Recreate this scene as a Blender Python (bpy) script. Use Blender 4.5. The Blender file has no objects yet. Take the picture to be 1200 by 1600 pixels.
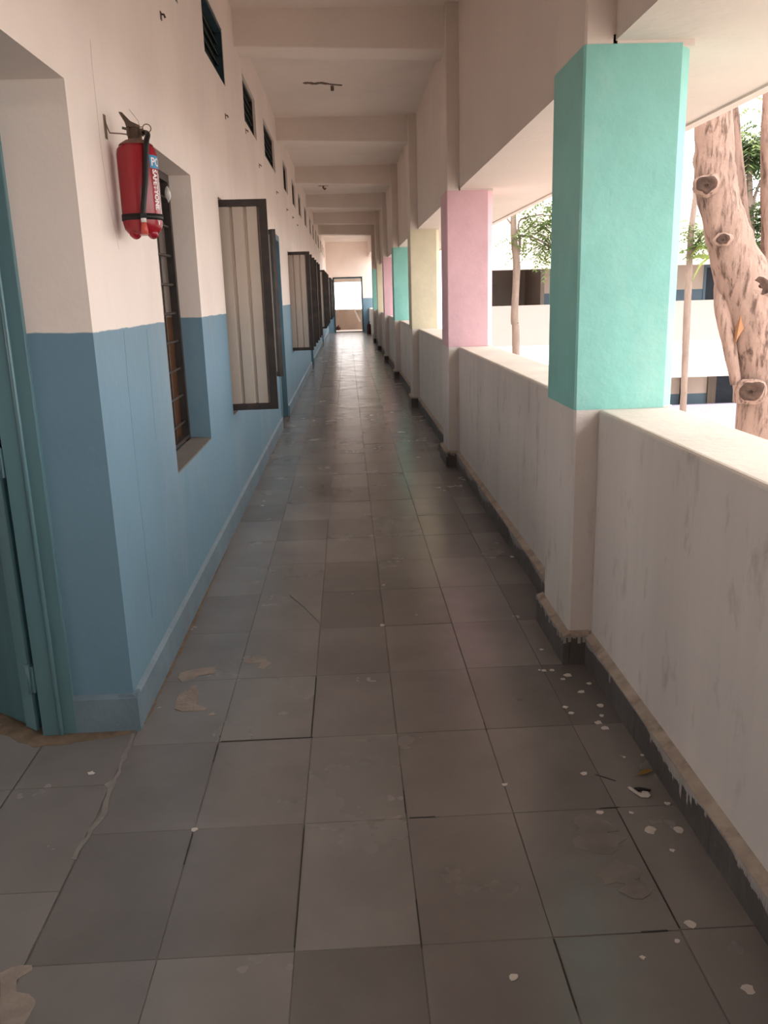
import bpy, math, random
from mathutils import Vector, Matrix, noise as mnoise
random.seed(7)
SC = bpy.context.scene
COL = SC.collection
# ------------------------------------------------------------------ camera, sky, exposure
IMW, IMH, FPX, CAMH = 1200, 1600, 1312.0, 1.5
YAW, PITCH, ROLL = math.radians(2.06), math.radians(14.46), math.radians(1.69)
cy, sy, cp, sp, cr, sr = math.cos(YAW), math.sin(YAW), math.cos(PITCH), math.sin(PITCH), math.cos(ROLL), math.sin(ROLL)
FWD = Vector((sy*cp, cy*cp, -sp)); R0 = Vector((cy, -sy, 0)); D0 = FWD.cross(R0)
RGT = cr*R0 + sr*D0; DWN = cr*D0 - sr*R0
cam = bpy.data.cameras.new('camera'); cam_o = bpy.data.objects.new('camera', cam); COL.objects.link(cam_o)
cam.sensor_fit = 'VERTICAL'; cam.sensor_height = 24.0; cam.sensor_width = 18.0
cam.lens = FPX/IMH*24.0; cam.clip_start = 0.05; cam.clip_end = 400
Mc = Matrix(((RGT.x, -DWN.x, -FWD.x, 0), (RGT.y, -DWN.y, -FWD.y, 0), (RGT.z, -DWN.z, -FWD.z, CAMH), (0, 0, 0, 1)))
cam_o.matrix_world = Mc
SC.camera = cam_o
wd = bpy.data.worlds.new('overcast_sky'); SC.world = wd; wd.use_nodes = True
bgn = wd.node_tree.nodes['Background']
bgn.inputs[0].default_value = (1.0, 0.955, 0.925, 1); bgn.inputs[1].default_value = 5.0
SC.view_settings.view_transform = 'Standard'; SC.view_settings.look = 'None'
SC.view_settings.gamma = 1.0; SC.view_settings.use_curve_mapping = False
SC.view_settings.exposure = 0.08
try:
    SC.cycles.max_bounces = 14; SC.cycles.diffuse_bounces = 8; SC.cycles.glossy_bounces = 4
except Exception:
    pass

def ray(u, v):
    return RGT*((u-600)/FPX) + DWN*((v-800)/FPX) + FWD
def at(u, v, axis, val):          # where the sight line of a photo pixel meets the plane axis=val (used to survey positions)
    d = ray(u, v); o = Vector((0, 0, CAMH)); t = (val-o[axis])/d[axis]
    return o + d*t

# ------------------------------------------------------------------ measured layout (metres)
XL = -0.82          # corridor face of the left wall
XLB = -1.04         # room face of the left wall
XF = -0.95          # window frames
XP, XPO = 0.955, 1.25   # parapet faces
XC = 0.862          # corridor face of the columns
ZLIN, ZCEIL = 2.335, 3.72
YEND = 37.2; YBACK = -8.0
COLS = [3.2 + 4.17*k for k in range(-2, 7)]
YOPEN = 32.2        # the parapet and lintel stop here; the last bay is open
CD = 0.44           # column depth along the corridor
DOORS = [(1.20, 2.80, 2.157), (9.95, 11.08, 2.25), (18.65, 19.85, 2.25), (27.35, 28.55, 2.25)]
WINS = [(3.90, 4.90), (5.90, 6.88), (7.93, 8.92), (12.64, 13.62), (14.62, 15.60), (16.58, 17.56), (21.3, 22.28), (23.2, 24.18), (25.2, 26.18), (30.0, 30.98), (32.0, 32.98), (34.0, 34.98)]
WZ = (0.715, 2.16)
VENTS = [(4.0, 4.95), (5.80, 6.73), (7.92, 8.95), (9.80, 11.18), (12.64, 13.5), (14.62, 15.5), (16.5, 17.4), (18.8, 19.8), (21.3, 22.2), (23.2, 24.1), (25.2, 26.1), (27.4, 28.4), (30.0, 30.9), (32.0, 32.9), (34.0, 34.9)]
VZ = (3.0, 3.38)

# ------------------------------------------------------------------ materials
def lin(r, g, b):
    f = lambda c: (c/255/12.92 if c <= 10 else ((c/255+0.055)/1.055)**2.4)
    return (f(r), f(g), f(b))
def nodes_of(m):
    m.use_nodes = True
    nt = m.node_tree; return nt, nt.nodes, nt.links
def mixrgb(nt, fac, a, b, mode='MIX'):
    n = nt.nodes.new('ShaderNodeMix'); n.data_type = 'RGBA'; n.blend_type = mode
    for sock, v in ((n.inputs[0], fac), (n.inputs[6], a), (n.inputs[7], b)):
        if hasattr(v, 'links'): nt.links.new(v, sock)
        elif isinstance(v, (int, float)): sock.default_value = v
        else: sock.default_value = (*v[:3], 1)
    return n.outputs[2]
def math_n(nt, op, a, b=0.0, c=None, clamp=False):
    n = nt.nodes.new('ShaderNodeMath'); n.operation = op; n.use_clamp = clamp
    for i, v in enumerate((a, b) if c is None else (a, b, c)):
        if hasattr(v, 'links'): nt.links.new(v, n.inputs[i])
        else: n.inputs[i].default_value = v
    return n.outputs[0]
def noise_n(nt, vec, scale, detail=4, rough=0.55, dist=0.0):
    n = nt.nodes.new('ShaderNodeTexNoise'); n.inputs['Scale'].default_value = scale
    n.inputs['Detail'].default_value = detail; n.inputs['Roughness'].default_value = rough; n.inputs['Distortion'].default_value = dist
    if vec is not None: nt.links.new(vec, n.inputs['Vector'])
    return n.outputs['Fac']
def remap(nt, v, a, b, c=0.0, d=1.0):
    n = nt.nodes.new('ShaderNodeMapRange'); nt.links.new(v, n.inputs[0])
    for i, x in enumerate((a, b, c, d)): n.inputs[i+1].default_value = x
    return n.outputs[0]
def scaled(nt, vec, s):
    n = nt.nodes.new('ShaderNodeVectorMath'); n.operation = 'MULTIPLY'; nt.links.new(vec, n.inputs[0]); n.inputs[1].default_value = s
    return n.outputs[0]
def bump_n(nt, h, strength, dist=0.01):
    n = nt.nodes.new('ShaderNodeBump'); n.inputs['Strength'].default_value = strength; n.inputs['Distance'].default_value = dist
    nt.links.new(h, n.inputs['Height']); return n.outputs[0]
def mat(name, col, rough=0.8, var=0.10, vs=2.5, stretch=(1, 1, 1), bump=0.25, bs=45, spec=0.3, rnd=0.0, stain=None, metal=0.0, split=None, rvar=0.0, thr=(0.52, 0.72), world=False):
    """painted plaster / stone / wood / metal: base colour with mottling, fine relief, optional stains (colour, amount, scale, stretch)
       split=(z, colour below) for a two-colour painted wall"""
    m = bpy.data.materials.new(name); nt, N, L = nodes_of(m)
    bs_ = N['Principled BSDF']; tc = N.new('ShaderNodeNewGeometry').outputs['Position'] if world else N.new('ShaderNodeTexCoord').outputs['Object']
    base = col
    if split:
        sx = N.new('ShaderNodeSeparateXYZ'); L.new(tc, sx.inputs[0])
        w = noise_n(nt, scaled(nt, tc, (3, 3, 0.3)), 2.2, 3)
        zz = math_n(nt, 'ADD', sx.outputs[2], math_n(nt, 'MULTIPLY', math_n(nt, 'SUBTRACT', w, 0.5), 0.018))
        k = remap(nt, zz, split[0]-0.002, split[0]+0.002)
        base = mixrgb(nt, k, split[1], col)
    n1 = noise_n(nt, scaled(nt, tc, stretch), vs, 5, 0.6)
    v1 = remap(nt, n1, 0.3, 0.7, 1-var, 1+var)
    if rnd:
        oi = N.new('ShaderNodeObjectInfo')
        v1 = math_n(nt, 'MULTIPLY', v1, remap(nt, oi.outputs['Random'], 0, 1, 1-rnd, 1+rnd))
    cv = N.new('ShaderNodeCombineXYZ')
    for i in range(3): L.new(v1, cv.inputs[i])
    c = mixrgb(nt, 1.0, base, cv.outputs[0], 'MULTIPLY')
    if stain:
        sc_, amt, ss, st = stain
        n2 = noise_n(nt, scaled(nt, tc, st), ss, 6, 0.65, 0.3)
        c = mixrgb(nt, math_n(nt, 'MULTIPLY', remap(nt, n2, thr[0], thr[1]), amt), c, sc_)
    if hasattr(c, 'links'): L.new(c, bs_.inputs['Base Color'])
    if rvar:
        L.new(remap(nt, noise_n(nt, tc, 3.0, 4), 0.3, 0.7, rough-rvar, rough+rvar), bs_.inputs['Roughness'])
    else: bs_.inputs['Roughness'].default_value = rough
    bs_.inputs['Specular IOR Level'].default_value = spec
    bs_.inputs['Metallic'].default_value = metal
    if bump:
        h = noise_n(nt, tc, bs, 5, 0.6); L.new(bump_n(nt, h, bump), bs_.inputs['Normal'])
    return m
CREAM = (0.86, 0.755, 0.69); BLUE = (0.155, 0.272, 0.355)
M = {}
M['wall'] = mat('cream_over_blue_paint', CREAM, 0.55, 0.05, 1.2, bump=0.22, bs=18, split=(1.412, BLUE), stain=((0.55, 0.42, 0.36), 0.14, 1.6, (1, 1, 0.35)), spec=0.35)
M['reveal_split'] = M['wall']
M['cream'] = mat('cream_plaster', (0.70, 0.62, 0.565), 0.75, 0.05, 1.2, bump=0.3, bs=22)
M['ceiling'] = mat('pinkish_white_ceiling', (0.77, 0.69, 0.635), 0.85, 0.05, 0.8, bump=0.2, bs=30, stain=((0.55, 0.47, 0.42), 0.25, 1.1, (1, 1, 1)))
M['parapet'] = mat('weathered_light_streaked_parapet', (0.70, 0.635, 0.59), 0.75, 0.09, 0.9, (1, 2.2, 0.2), bump=0.3, bs=30, stain=((0.22, 0.18, 0.15), 0.5, 9.0, (1, 1, 0.45)), thr=(0.57, 0.78))  # upright streaks put bands of light into the colour; dark smudges are dirt
M['coping'] = mat('cream_coping', (0.70, 0.63, 0.56), 0.8, 0.08, 3, bump=0.3, bs=30)
M['teal'] = mat('turquoise_paint', (0.24, 0.545, 0.495), 0.6, 0.06, 5, bump=0.4, bs=16, stain=((0.40, 0.60, 0.54), 0.45, 2.5, (1, 1, 0.8)))
M['pink'] = mat('pink_paint', (0.68, 0.44, 0.49), 0.6, 0.06, 5, bump=0.3, bs=18)
M['pale'] = mat('pale_yellow_paint', (0.60, 0.55, 0.41), 0.6, 0.06, 5, bump=0.3, bs=18)
M['blue'] = mat('blue_paint', BLUE, 0.5, 0.06, 2, bump=0.2, bs=25)
M['skirt_blue'] = mat('grey_blue_skirting', (0.165, 0.235, 0.285), 0.6, 0.15, 4, bump=0.4, bs=25, stain=((0.20, 0.17, 0.15), 0.6, 3.0, (1, 1, 1)))
M['door'] = mat('teal_blue_door_enamel', (0.105, 0.205, 0.235), 0.35, 0.08, 3, (4, 4, 0.4), bump=0.12, bs=30, spec=0.5)
M['door_mid'] = mat('mid_blue_enamel', (0.095, 0.18, 0.235), 0.4, 0.06, 3, bump=0.1, bs=30, spec=0.4)
M['door_dark'] = mat('dark_teal_door_leaf', (0.06, 0.135, 0.155), 0.4, 0.12, 3, (4, 4, 0.4), bump=0.15, bs=30, spec=0.5)
M['stone'] = mat('dark_shahabad_stone', (0.188, 0.174, 0.166), 0.245, 0.2, 1.3, bump=0.03, bs=7, spec=0.55, rnd=0.17, rvar=0.04, world=True)
M['stone_light'] = mat('pale_grey_stone', (0.222, 0.208, 0.198), 0.26, 0.14, 2.2, bump=0.03, bs=7, spec=0.5, rvar=0.05, world=True)
M['mortar'] = mat('dark_mortar', (0.15, 0.138, 0.13), 0.9, 0.2, 8)
M['skirt'] = mat('dark_skirting_stone', (0.105, 0.093, 0.086), 0.5, 0.2, 5, bump=0.35, bs=20, rnd=0.1, stain=((0.22, 0.2, 0.19), 0.5, 4.0, (1, 1, 1)))
M['fillet'] = mat('dirty_cream_fillet', (0.42, 0.35, 0.29), 0.85, 0.2, 10, bump=0.6, bs=40, stain=((0.16, 0.12, 0.09), 0.7, 9, (1, 1, 1)))
M['drip'] = mat('whitewash_drips', (0.40, 0.36, 0.335), 0.8, 0.15, 12)
M['cement'] = mat('pale_cement_smear', (0.30, 0.25, 0.215), 0.9, 0.2, 14, bump=0.5, bs=60)
M['cement_faint'] = mat('thin_cement_haze', (0.215, 0.2, 0.187), 0.8, 0.2, 10)
M['joint_dark'] = mat('open_dark_joint', (0.05, 0.044, 0.04), 0.9, 0.2, 20)
M['dirt'] = mat('brown_dirt', (0.20, 0.145, 0.10), 0.95, 0.3, 12, bump=0.6, bs=60)
M['white_spot'] = mat('white_paint_spot', (0.62, 0.58, 0.54), 0.7, 0.1, 20)
M['frame'] = mat('dark_brown_steel', (0.030, 0.022, 0.019), 0.45, 0.3, 8, bump=0.15, bs=50, spec=0.5, stain=((0.09, 0.05, 0.035), 0.5, 6, (1, 1, 1)))
M['sheet'] = mat('beige_corrugated_sheet', (0.50, 0.425, 0.36), 0.5, 0.08, 2, (3, 3, 0.3), bump=0.05, stain=((0.30, 0.22, 0.17), 0.35, 2.0, (1, 1, 0.2)), spec=0.4)
M['bar'] = mat('rusty_iron_bar', (0.07, 0.05, 0.04), 0.6, 0.2, 10, metal=0.3)
M['sill'] = mat('grey_cement_sill', (0.17, 0.155, 0.145), 0.85, 0.15, 6, bump=0.4, bs=30)
M['vent_dark'] = mat('dark_green_mesh', (0.015, 0.024, 0.022), 0.6, 0.4, 20, bump=0.3)
M['vent_blue'] = mat('dark_blue_vent_frame', (0.028, 0.055, 0.070), 0.5, 0.15, 6)
M['vent_board'] = mat('brown_vent_board', (0.25, 0.17, 0.13), 0.8, 0.15, 6)
M['room'] = mat('classroom_plaster', (0.55, 0.47, 0.41), 0.8, 0.06, 1)
M['wood'] = mat('brown_cupboard_wood', (0.27, 0.135, 0.075), 0.55, 0.2, 2, (6, 6, 0.5), bump=0.1)
M['red'] = mat('red_enamel', (0.31, 0.009, 0.020), 0.22, 0.03, 3, bump=0.0, spec=0.5)
M['red_nozzle'] = mat('orange_red_plastic', (0.55, 0.10, 0.07), 0.4, 0.04, 5, bump=0)
M['black'] = mat('black_rubber', (0.012, 0.011, 0.011), 0.45, 0.1, 8, bump=0.05)
M['valve'] = mat('dusty_brown_brass', (0.10, 0.068, 0.048), 0.5, 0.25, 20, metal=0.35)
M['dust'] = mat('dust_on_shoulder', (0.22, 0.13, 0.105), 0.9, 0.2, 20)
M['white'] = mat('white_plastic', (0.75, 0.73, 0.70), 0.5, 0.05, 5, bump=0.1)
M['label_blue'] = mat('blue_label', (0.03, 0.25, 0.47), 0.35, 0.03, 5, bump=0)
M['print'] = mat('white_print', (0.80, 0.74, 0.74), 0.4, 0.02, 5, bump=0)
M['wire'] = mat('steel_wire', (0.22, 0.16, 0.12), 0.5, 0.1, 10, metal=0.5)
M['bark'] = mat('pinkish_brown_bark', (0.32, 0.215, 0.175), 0.85, 0.2, 5, (3, 3, 0.8), bump=1.0, bs=16, stain=((0.07, 0.04, 0.03), 0.85, 11, (2.4, 2.4, 0.5)), thr=(0.50, 0.64))
M['knot'] = mat('dark_knot_crease_bark', (0.075, 0.045, 0.034), 0.9, 0.45, 14, bump=1.0, bs=30)
M['bare'] = mat('bare_orange_wood', (0.34, 0.17, 0.09), 0.8, 0.15, 10)
M['bark_pale'] = mat('pale_bark', (0.24, 0.18, 0.15), 0.85, 0.2, 8, (2, 2, 0.5), bump=0.5)
M['ground'] = mat('sandy_yard', (0.42, 0.37, 0.33), 0.95, 0.1, 0.6, bump=0.3, bs=6)
M['f_white'] = mat('bright_limewash', (0.78, 0.72, 0.67), 0.8, 0.04, 0.8)
M['f_pink'] = mat('pale_pink_parapet_paint', (0.40, 0.335, 0.315), 0.8, 0.03, 0.8)
M['f_lav'] = mat('lavender_parapet_paint', (0.40, 0.39, 0.52), 0.8, 0.05, 2, stain=((0.25, 0.24, 0.42), 0.5, 9.0, (1.6, 1, 2.6)))
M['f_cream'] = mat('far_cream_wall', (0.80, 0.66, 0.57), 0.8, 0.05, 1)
M['f_blue'] = mat('far_slate_dado', (0.17, 0.25, 0.32), 0.7, 0.05, 1)
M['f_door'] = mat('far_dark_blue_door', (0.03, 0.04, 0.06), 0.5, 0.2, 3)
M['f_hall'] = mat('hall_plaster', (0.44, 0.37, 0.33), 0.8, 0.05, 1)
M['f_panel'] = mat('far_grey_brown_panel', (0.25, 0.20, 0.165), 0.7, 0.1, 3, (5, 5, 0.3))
M['land'] = mat('stained_beige_landing_wall', (0.40, 0.30, 0.235), 0.85, 0.1, 2, stain=((0.22, 0.12, 0.09), 0.6, 1.3, (1, 1, 1)))
M['crack'] = mat('grey_plaster_crack', (0.50, 0.42, 0.37), 0.9, 0.2, 10)
M['crack_blue'] = mat('dark_blue_crack', (0.115, 0.19, 0.245), 0.8, 0.2, 10)
M['clip'] = mat('rusty_clip', (0.17, 0.12, 0.095), 0.7, 0.3, 20)
M['sack'] = mat('dark_red_brown_cloth', (0.07, 0.025, 0.02), 0.9, 0.3, 8)
M['yleaf'] = mat('dry_yellow_leaf', (0.36, 0.22, 0.06), 0.7, 0.2, 30)
M['straw'] = mat('pale_straw', (0.40, 0.36, 0.31), 0.7, 0.1, 10)
def leafmat(name, a, b):
    m = bpy.data.materials.new(name); nt, N, L = nodes_of(m)
    bs_ = N['Principled BSDF']; tc = N.new('ShaderNodeTexCoord').outputs['Object']
    c = mixrgb(nt, remap(nt, noise_n(nt, tc, 1.8, 3), 0.35, 0.65), a, b)
    L.new(c, bs_.inputs['Base Color']); bs_.inputs['Roughness'].default_value = 0.5
    tr = N.new('ShaderNodeBsdfTranslucent'); L.new(c, tr.inputs[0])
    mx = N.new('ShaderNodeMixShader'); mx.inputs[0].default_value = 0.4
    L.new(bs_.outputs[0], mx.inputs[1]); L.new(tr.outputs[0], mx.inputs[2])
    L.new(mx.outputs[0], N['Material Output'].inputs[0]); return m
M['leaf'] = leafmat('green_leaf', (0.11, 0.18, 0.05), (0.26, 0.33, 0.12))
M['leaf_dark'] = leafmat('dark_green_leaf', (0.05, 0.09, 0.035), (0.15, 0.22, 0.08))
M['leaf_lime'] = leafmat('lime_leaf', (0.25, 0.36, 0.08), (0.36, 0.45, 0.14))

# ------------------------------------------------------------------ mesh helpers
class MB:
    def __init__(s): s.v = []; s.f = []; s.m = []; s.sm = []
    def add(s, vs, fs, mi=0, smooth=False):
        o = len(s.v); s.v += [tuple(p) for p in vs]
        for f in fs: s.f.append([i+o for i in f]); s.m.append(mi); s.sm.append(smooth)
        return s
    def box(s, a, b, mi=0):
        x0, y0, z0 = (min(a[i], b[i]) for i in range(3)); x1, y1, z1 = (max(a[i], b[i]) for i in range(3))
        return s.add([(x0,y0,z0),(x1,y0,z0),(x1,y1,z0),(x0,y1,z0),(x0,y0,z1),(x1,y0,z1),(x1,y1,z1),(x0,y1,z1)],
                     [(0,3,2,1),(4,5,6,7),(0,1,5,4),(1,2,6,5),(2,3,7,6),(3,0,4,7)], mi)
    def bar(s, p, q, w, h, up=(0,0,1), mi=0):   # rectangular bar from p to q
        p = Vector(p); q = Vector(q); d = (q-p).normalized(); u = Vector(up); sd = d.cross(u).normalized(); u = sd.cross(d).normalized()
        vs = []
        for c in (p, q):
            for a, b in ((-1,-1),(1,-1),(1,1),(-1,1)): vs.append(c + sd*(a*w/2) + u*(b*h/2))
        return s.add(vs, [(3,2,1,0),(4,5,6,7),(0,1,5,4),(1,2,6,5),(2,3,7,6),(3,0,4,7)], mi)
    def prism(s, poly, axis, a, b, mi=0):       # polygon in the plane normal to axis, extruded from a to b
        def mk(p, t):
            l = list(p); l.insert(axis, t); return tuple(l)
        n = len(poly)
        vs = [mk(p, a) for p in poly] + [mk(p, b) for p in poly]
        fs = [tuple(range(n-1, -1, -1)), tuple(range(n, 2*n))] + [(i, (i+1) % n, (i+1) % n+n, i+n) for i in range(n)]
        return s.add(vs, fs, mi)
    def tube(s, pts, rad, n=8, mi=0, rough=0.0, seed=0):
        pts = [Vector(p) for p in pts]; rad = rad if hasattr(rad, '__len__') else [rad]*len(pts)
        vs = []; up = Vector((0.13, 0.31, 0.94)) if abs((pts[-1]-pts[0]).normalized().z) < 0.9 else Vector((1, 0.1, 0))
        for i, p in enumerate(pts):
            d = (pts[min(i+1, len(pts)-1)] - pts[max(i-1, 0)]).normalized()
            a = (up - d*up.dot(d)).normalized(); b = d.cross(a); up = a
            for k in range(n):
                t = 2*math.pi*k/n; r = rad[i]
                if rough: r *= 1 + rough*mnoise.noise(Vector((math.cos(t)*1.3+seed, math.sin(t)*1.3, i*0.45)))
                vs.append(p + (a*math.cos(t) + b*math.sin(t))*r)
        fs = [(i*n+k, i*n+(k+1) % n, (i+1)*n+(k+1) % n, (i+1)*n+k) for i in range(len(pts)-1) for k in range(n)]
        s.add(vs, fs, mi, True)
        o = len(s.v)-len(vs)
        s.f.append([o+k for k in range(n-1, -1, -1)]); s.m.append(mi); s.sm.append(False)
        s.f.append([o+(len(pts)-1)*n+k for k in range(n)]); s.m.append(mi); s.sm.append(False)
        return s
    def lathe(s, prof, c=(0,0,0), n=32, mi=0, a0=0, a1=2*math.pi):
        vs = []; full = abs(a1-a0-2*math.pi) < 1e-6; m_ = n if full else n+1
        for r, z in prof:
            for k in range(m_):
                t = a0+(a1-a0)*k/n; vs.append((c[0]+r*math.cos(t), c[1]+r*math.sin(t), c[2]+z))
        fs = [(i*m_+k, i*m_+(k+1) % m_, (i+1)*m_+(k+1) % m_, (i+1)*m_+k) for i in range(len(prof)-1) for k in range(n)]
        return s.add(vs, fs, mi, True)
    def ball(s, c, r, n=10, mi=0, rough=0.0, seed=0):
        rr = r if hasattr(r, '__len__') else (r, r, r); vs = []; h = n//2
        for i in range(h+1):
            ph = math.pi*i/h
            for k in range(n):
                t = 2*math.pi*k/n; d = Vector((math.sin(ph)*math.cos(t), math.sin(ph)*math.sin(t), math.cos(ph)))
                q = 1 + (rough*mnoise.noise(d*1.7+Vector((seed, 0, 0))) if rough else 0)
                vs.append((c[0]+d.x*rr[0]*q, c[1]+d.y*rr[1]*q, c[2]+d.z*rr[2]*q))
        return s.add(vs, [(i*n+k, (i+1)*n+k, (i+1)*n+(k+1) % n, i*n+(k+1) % n) for i in range(h) for k in range(n)], mi, True)
    def mesh(s, name, mats):
        me = bpy.data.meshes.new(name); me.from_pydata(s.v, [], s.f); me.update()
        for m in (mats if isinstance(mats, (list, tuple)) else [mats]): me.materials.append(M[m] if isinstance(m, str) else m)
        me.polygons.foreach_set('material_index', s.m); me.polygons.foreach_set('use_smooth', s.sm); me.update(); return me
    def build(s, name, mats, parent=None, **props):
        return link(name, s.mesh(name, mats), parent, **props)
def link(name, me, parent=None, loc=None, rot=None, scale=None, **props):
    o = bpy.data.objects.new(name, me); COL.objects.link(o)
    if loc is not None: o.location = loc
    if rot is not None: o.rotation_euler = rot
    if scale is not None: o.scale = scale
    if parent is not None: o.parent = parent
    for k, v in props.items(): o[k] = v
    return o
def bevel(o, w=0.006, seg=2):
    b = o.modifiers.new('bevel', 'BEVEL'); b.width = w; b.segments = seg; b.limit_method = 'ANGLE'; b.angle_limit = math.radians(40); return o
def thing(name, label, cat, loc=(0, 0, 0), rz=0, group=None, kind=None):
    o = link(name, None, None, loc, (0, 0, rz), label=label, category=cat)
    if group: o['group'] = group
    if kind: o['kind'] = kind
    return o
def S(o, label, cat): o['kind'] = 'structure'; o['label'] = label; o['category'] = cat; return o
def pierced(mb, fixed, x0, x1, ya, yb, za, zb, holes, mi=0):
    """wall slab normal to x from x0 (front) to x1 (back) with rectangular through openings (y0,y1,z0,z1)"""
    ys = sorted({ya, yb, *[h[0] for h in holes], *[h[1] for h in holes]}); zs = sorted({za, zb, *[h[2] for h in holes], *[h[3] for h in holes]})
    ys = [y for y in ys if ya <= y <= yb]; zs = [z for z in zs if za <= z <= zb]
    def solid(i, j):
        if i < 0 or j < 0 or i >= len(ys)-1 or j >= len(zs)-1: return False
        y = (ys[i]+ys[i+1])/2; z = (zs[j]+zs[j+1])/2
        return not any(h[0] < y < h[1] and h[2] < z < h[3] for h in holes)
    P = (lambda x, y, z: (x, y, z)) if fixed == 0 else (lambda x, y, z: (y, x, z))
    for i in range(len(ys)-1):
        for j in range(len(zs)-1):
            if not solid(i, j): continue
            y0, y1, z0, z1 = ys[i], ys[i+1], zs[j], zs[j+1]
            mb.add([P(x0,y0,z0),P(x0,y1,z0),P(x0,y1,z1),P(x0,y0,z1)], [(0,1,2,3)], mi)
            mb.add([P(x1,y0,z0),P(x1,y1,z0),P(x1,y1,z1),P(x1,y0,z1)], [(3,2,1,0)], mi)
            if not solid(i-1, j): mb.add([P(x0,y0,z0),P(x1,y0,z0),P(x1,y0,z1),P(x0,y0,z1)], [(3,2,1,0)], mi)
            if not solid(i+1, j): mb.add([P(x0,y1,z0),P(x1,y1,z0),P(x1,y1,z1),P(x0,y1,z1)], [(0,1,2,3)], mi)
            if not solid(i, j-1): mb.add([P(x0,y0,z0),P(x1,y0,z0),P(x1,y1,z0),P(x0,y1,z0)], [(0,1,2,3)], mi)
            if not solid(i, j+1): mb.add([P(x0,y0,z1),P(x1,y0,z1),P(x1,y1,z1),P(x0,y1,z1)], [(3,2,1,0)], mi)

# ------------------------------------------------------------------ floor
fb = MB(); fb.box((-6.5, YBACK, -0.25), (1.25, YEND+.2, -0.0022), 0)
floor = S(fb.build('floor', ['mortar']), 'grey stone slab floor of the long corridor', 'floor')
XCOLS = [-0.815, -0.507, -0.183, 0.119, 0.436, 0.745, 0.945]
tb = MB()   # one slab with eased top edges, unit size
e = 0.003
tb.v = [(-.5,-.5,-.006),(.5,-.5,-.006),(.5,.5,-.006),(-.5,.5,-.006),(-.5,-.5,-.0015),(.5,-.5,-.0015),(.5,.5,-.0015),(-.5,.5,-.0015),(-.5+e,-.5+e,0),(.5-e,-.5+e,0),(.5-e,.5-e,0),(-.5+e,.5-e,0)]
tb.f = [[0,1,5,4],[1,2,6,5],[2,3,7,6],[3,0,4,7],[4,5,9,8],[5,6,10,9],[6,7,11,10],[7,4,8,11],[8,9,10,11]]; tb.m = [0]*9; tb.sm = [False]*9
tile_me = tb.mesh('stone_tile', ['stone']); tile_li = tb.mesh('stone_tile_pale', ['stone_light'])
far = MB()
ROW0, RD = 1.677, 0.5
for r in range(-4, 72):
    y0 = ROW0 + r*RD; y1 = min(y0+RD, YEND)
    if y0 >= YEND: break
    for c in range(6):
        x0, x1 = XCOLS[c], XCOLS[c+1]
        g = 0.0018 if (r*7+c*3) % 5 else 0.0032
        if r <= 23:
            light = (r, c) in ((2, 1), (0, 2), (1, 2), (-1, 1), (7, 3))
            link('stone_tile', tile_li if light else tile_me, floor, ((x0+x1)/2, (y0+y1)/2, random.uniform(-0.0012, 0.0008)),
                 (random.uniform(-1, 1)*0.0012, random.uniform(-1, 1)*0.0014, random.uniform(-1, 1)*0.003), (x1-x0-g, y1-y0-g, 1))
        else:
            z = random.uniform(-0.001, 0.001)
            far.add([(x0+.002, y0+.002, z), (x1-.002, y0+.002, z), (x1-.002, y1-.002, z), (x0+.002, y1-.002, z)], [(0, 1, 2, 3)])
far.build('distant_stone_tiles', ['stone'], floor, kind='stuff')
for (x0, x1) in ((-1.13, -0.818), (-1.45, -1.133)):        # slabs running into the near doorway
    for r in range(-1, 4):
        y0 = ROW0+0.06 + (r-0.2)*RD - RD*0.4; y1 = y0+RD
        if y1 > 2.9: y1 = 2.84
        if y0 < 1.6: y0 = 1.56
        if y1-y0 < 0.1: continue
        link('stone_tile', tile_me, floor, ((x0+x1)/2, (y0+y1)/2, 0), (0, 0, 0), (x1-x0-.003, y1-y0-.003, 1))
def blob(u, v, r, mat_='white_spot', name='paint_spot', asp=1.0, n=9, seed=0, z=0.0015):
    """thin spill on the floor, centred where photo pixel u,v meets the floor; r in metres"""
    c = at(u, v, 2, 0); rnd = random.Random(seed+int(u*7+v)); a0 = rnd.random()*6.3; pts = []
    for k in range(n):
        t = 2*math.pi*k/n; q = r*(0.7+0.6*rnd.random()); x = math.cos(t)*q*asp; y = math.sin(t)*q
        pts.append((c.x + x*math.cos(a0*0)-0*y, c.y + y))
    b = MB().prism(pts, 2, -0.001, z*.6 + (int(u*3+v) % 17)*0.00004); return b.build(name, [mat_], floor)
def patch(px, mat_, name='cement_smear', z=0.002):
    pts = [at(u, v, 2, 0) for u, v in px]
    # roughen the outline
    out = []; rnd = random.Random(int(px[0][0]+px[0][1]))
    for i, p in enumerate(pts):
        q = pts[(i+1) % len(pts)]; L = (q-p).length; k = max(1, int(L/0.03))
        nrm = Vector((-(q-p).y, (q-p).x, 0)).normalized() if L > 0 else Vector()
        for j in range(k):
            w = p.lerp(q, j/k) + nrm*rnd.uniform(-0.006, 0.006); out.append((w.x, w.y))
    return MB().prism(out, 2, -0.001, z).build(name, [mat_], floor)
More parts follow.
